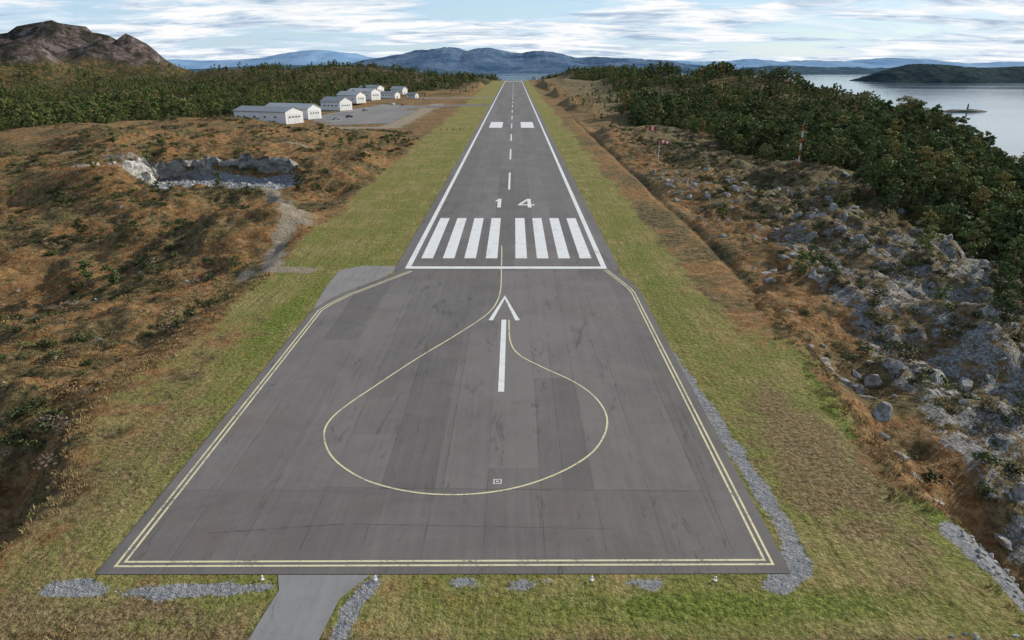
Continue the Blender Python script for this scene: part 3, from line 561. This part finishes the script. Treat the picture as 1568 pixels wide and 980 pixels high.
def mast(a,b,h,wd):
    e=empty('lattice_mast',(a,b,gz(a,b)-.2)); ns=7
    for q in range(ns):
        V=[];F=[]; z0=h*q/ns; z1=h*(q+1)/ns; c3=[(wd*math.cos(k*2.094),wd*math.sin(k*2.094)) for k in range(3)]
        for k in range(3):
            tube(V,F,(*c3[k],z0),(*c3[k],z1),.04,.04,5); m_=3
            for j in range(m_):
                za=z0+(z1-z0)*j/m_; zb=z0+(z1-z0)*(j+1)/m_; tube(V,F,(*c3[k],za),(*c3[(k+1)%3],zb),.02,.02,4); tube(V,F,(*c3[k],za),(*c3[(k+1)%3],za),.018,.018,4)
        obj('section_%d'%q,pymesh('section',V,F,[RED if q%2==0 else WHT]),e)
    V=[];F=[]; tube(V,F,(0,0,h),(0,0,h+1.2),.05,.03,6); boxV(V,F,-.25,.25,-.25,.25,-.2,.25); obj('antenna',pymesh('antenna',V,F,[MET]),e)
mast(83,200,12,.24); mast(-215,470,14,.22)
def elight(a,b,c_=None):
    V=[];F=[]; lathe(V,F,[(.11,0),(.11,.04),(.03,.05),(.03,.18),(.07,.19),(.075,.25),(.05,.3),(.01,.32)],0,0,10); obj('runway_edge_light',pymesh('runway_edge_light',V,F,[WHT]),None,(a,b,-.02))
for a in (-13.9,-7.1,5.9,13.3): elight(a,32.9)
for b in range(110,700,55): elight(-18.1,b); elight(18.6,b)
for a,b in ((104,628),(112,632),(60,300)):
    e=empty('marker_board',(a,b,gz(a,b))); boxes('board',[(-1.6,1.6,-.05,.05,1,2.6)],RED,e); boxes('stripe',[(-.5,.5,-.08,-.052,1,2.6)],WHT,e); boxes('leg',[(-1.3,-1.2,.055,.15,-.3,2.4),(1.2,1.3,.055,.15,-.3,2.4)],MET,e)
for j in range(4):
    e=empty('papi_light_unit',(-24-j*3,330,0)); boxes('housing',[(-.6,.6,-.5,.5,.35,.75)],YLW,e); boxes('legs',[(-.5,-.42,-.4,-.3,-.05,.348),(.42,.5,-.4,-.3,-.05,.348),(-.04,.04,.3,.4,-.05,.348)],MET,e); boxes('lens',[(-.5,.5,-.53,-.502,.42,.66)],DK,e)
def car(a,b,rz,c_):
    e=empty('parked_car',(a,b,.02),rz); m_=simple('car_paint',c_,.3,.05,spec=.6)
    pr=[(-2.1,.35),(2.1,.35),(2.15,.75),(1.2,.95),(.55,1.42),(-1.3,1.45),(-2.0,.98),(-2.15,.7)]; V=[(x,-.85,z) for x,z in pr]+[(x,.85,z) for x,z in pr]; k=len(pr)
    F=[tuple(range(k))[::-1],tuple(range(k,2*k))]+[(j,(j+1)%k,k+(j+1)%k,k+j) for j in range(k)]; o=obj('body',pymesh('body',V,F,[m_]),e); bv=o.modifiers.new('b','BEVEL'); bv.width=.08; bv.segments=2
    V=[];F=[]
    for s_ in (-.87,.87): V+=[(-1.6,s_,.98),(1.0,s_,.98),(.5,s_,1.34),(-1.2,s_,1.36)]; F.append((len(V)-4,len(V)-3,len(V)-2,len(V)-1))
    obj('windows',pymesh('windows',V,F,[DK]),e); V=[];F=[]
    for x_ in (-1.35,1.35):
        for s_ in (-1,1): tube(V,F,(x_,s_*.65,.33),(x_,s_*.9,.33),.33,.33,14); F.append(tuple(range(len(V)-14,len(V))))
    obj('wheels',pymesh('wheels',V,F,[simple('tyre_rubber',(.03,.03,.03),.8)]),e)
for a,b,r_,c_ in ((-98,395,.4,(.6,.6,.6)),(-94,410,.5,(.05,.06,.1)),(-90,540,1.4,(.7,.7,.7)),(-82,535,1.4,(.35,.04,.03)),(-97,470,1.2,(.12,.13,.14)),(-76,620,0,(.6,.6,.62))): car(a,b,r_,c_)
# ---------------------------------------------------------------- light
EL=26; AZ=60
sv=Vector((math.sin(R(AZ))*math.cos(R(EL)),math.cos(R(AZ))*math.cos(R(EL)),math.sin(R(EL))))
sl=bpy.data.lights.new('sun','SUN'); sl.energy=5.0; sl.angle=R(.5); sl.color=(1,.91,.76); so=obj('sun',sl); so.rotation_euler=sv.to_track_quat('Z','Y').to_euler(); so.location=(200,100,200)
W=bpy.data.worlds.new('World'); sc.world=W; W.use_nodes=True; nt=W.node_tree; w=M.__new__(M); w.nt=nt
bg=nt.nodes['Background']; sk=w.n('ShaderNodeTexSky',sky_type='NISHITA',sun_disc=False,sun_elevation=R(EL),sun_rotation=R(AZ)); sk.altitude=80; sk.air_density=1.; sk.dust_density=.3; sk.ozone_density=2
nt.links.new(sk.outputs[0],bg.inputs[0]); bg.inputs[1].default_value=.12
tc=w.n('ShaderNodeTexCoord').outputs['Generated']; x_,y_,z_=w.xyz(tc); zc=w.ma('MAXIMUM',z_,0.); den=w.ma('ADD',zc,.10)
cb=w.n('ShaderNodeCombineXYZ'); w.put(cb.inputs[0],w.ma('DIVIDE',x_,den)); w.put(cb.inputs[1],w.ma('DIVIDE',y_,den))
cv=w.scale(cb.outputs[0],(.55,.95,1)); n1=w.noise(cv,1.,5,.6,.6); n2=w.noise(cv,2.1,5,.68,.4)
cc=w.ramp(n2,[(.36,(.40,.52,.68)),(.47,(.72,.81,.91)),(.55,(1,1,1))])
cc=w.mix(w.ramp(n1,[(.41,0.),(.52,1.)]),(.50,.73,.97),cc)
bg2=w.n('ShaderNodeBackground'); w.put(bg2.inputs[0],cc); bg2.inputs[1].default_value=1.0
ms=w.n('ShaderNodeMixShader'); cov=w.ma('MULTIPLY',w.ramp(n1,[(.38,.6),(.5,1.)]),w.ramp(zc,[(0.,1.),(.12,.95),(.4,.32),(1.,.2)])); w.put(ms.inputs[0],cov); nt.links.new(bg.outputs[0],ms.inputs[1]); nt.links.new(bg2.outputs[0],ms.inputs[2]); nt.links.new(ms.outputs[0],nt.nodes['World Output'].inputs[0])
# ---------------------------------------------------------------- camera
cd=bpy.data.cameras.new('camera'); cd.lens=24; cd.sensor_width=36; cd.clip_end=100000; cd.clip_start=.5; co=obj('camera',cd); co.location=(1.2,0,29); co.rotation_euler=(R(90-20.56),0,.0029); sc.camera=co
sc.view_settings.view_transform='Standard'; sc.view_settings.look='None'; sc.view_settings.exposure=0
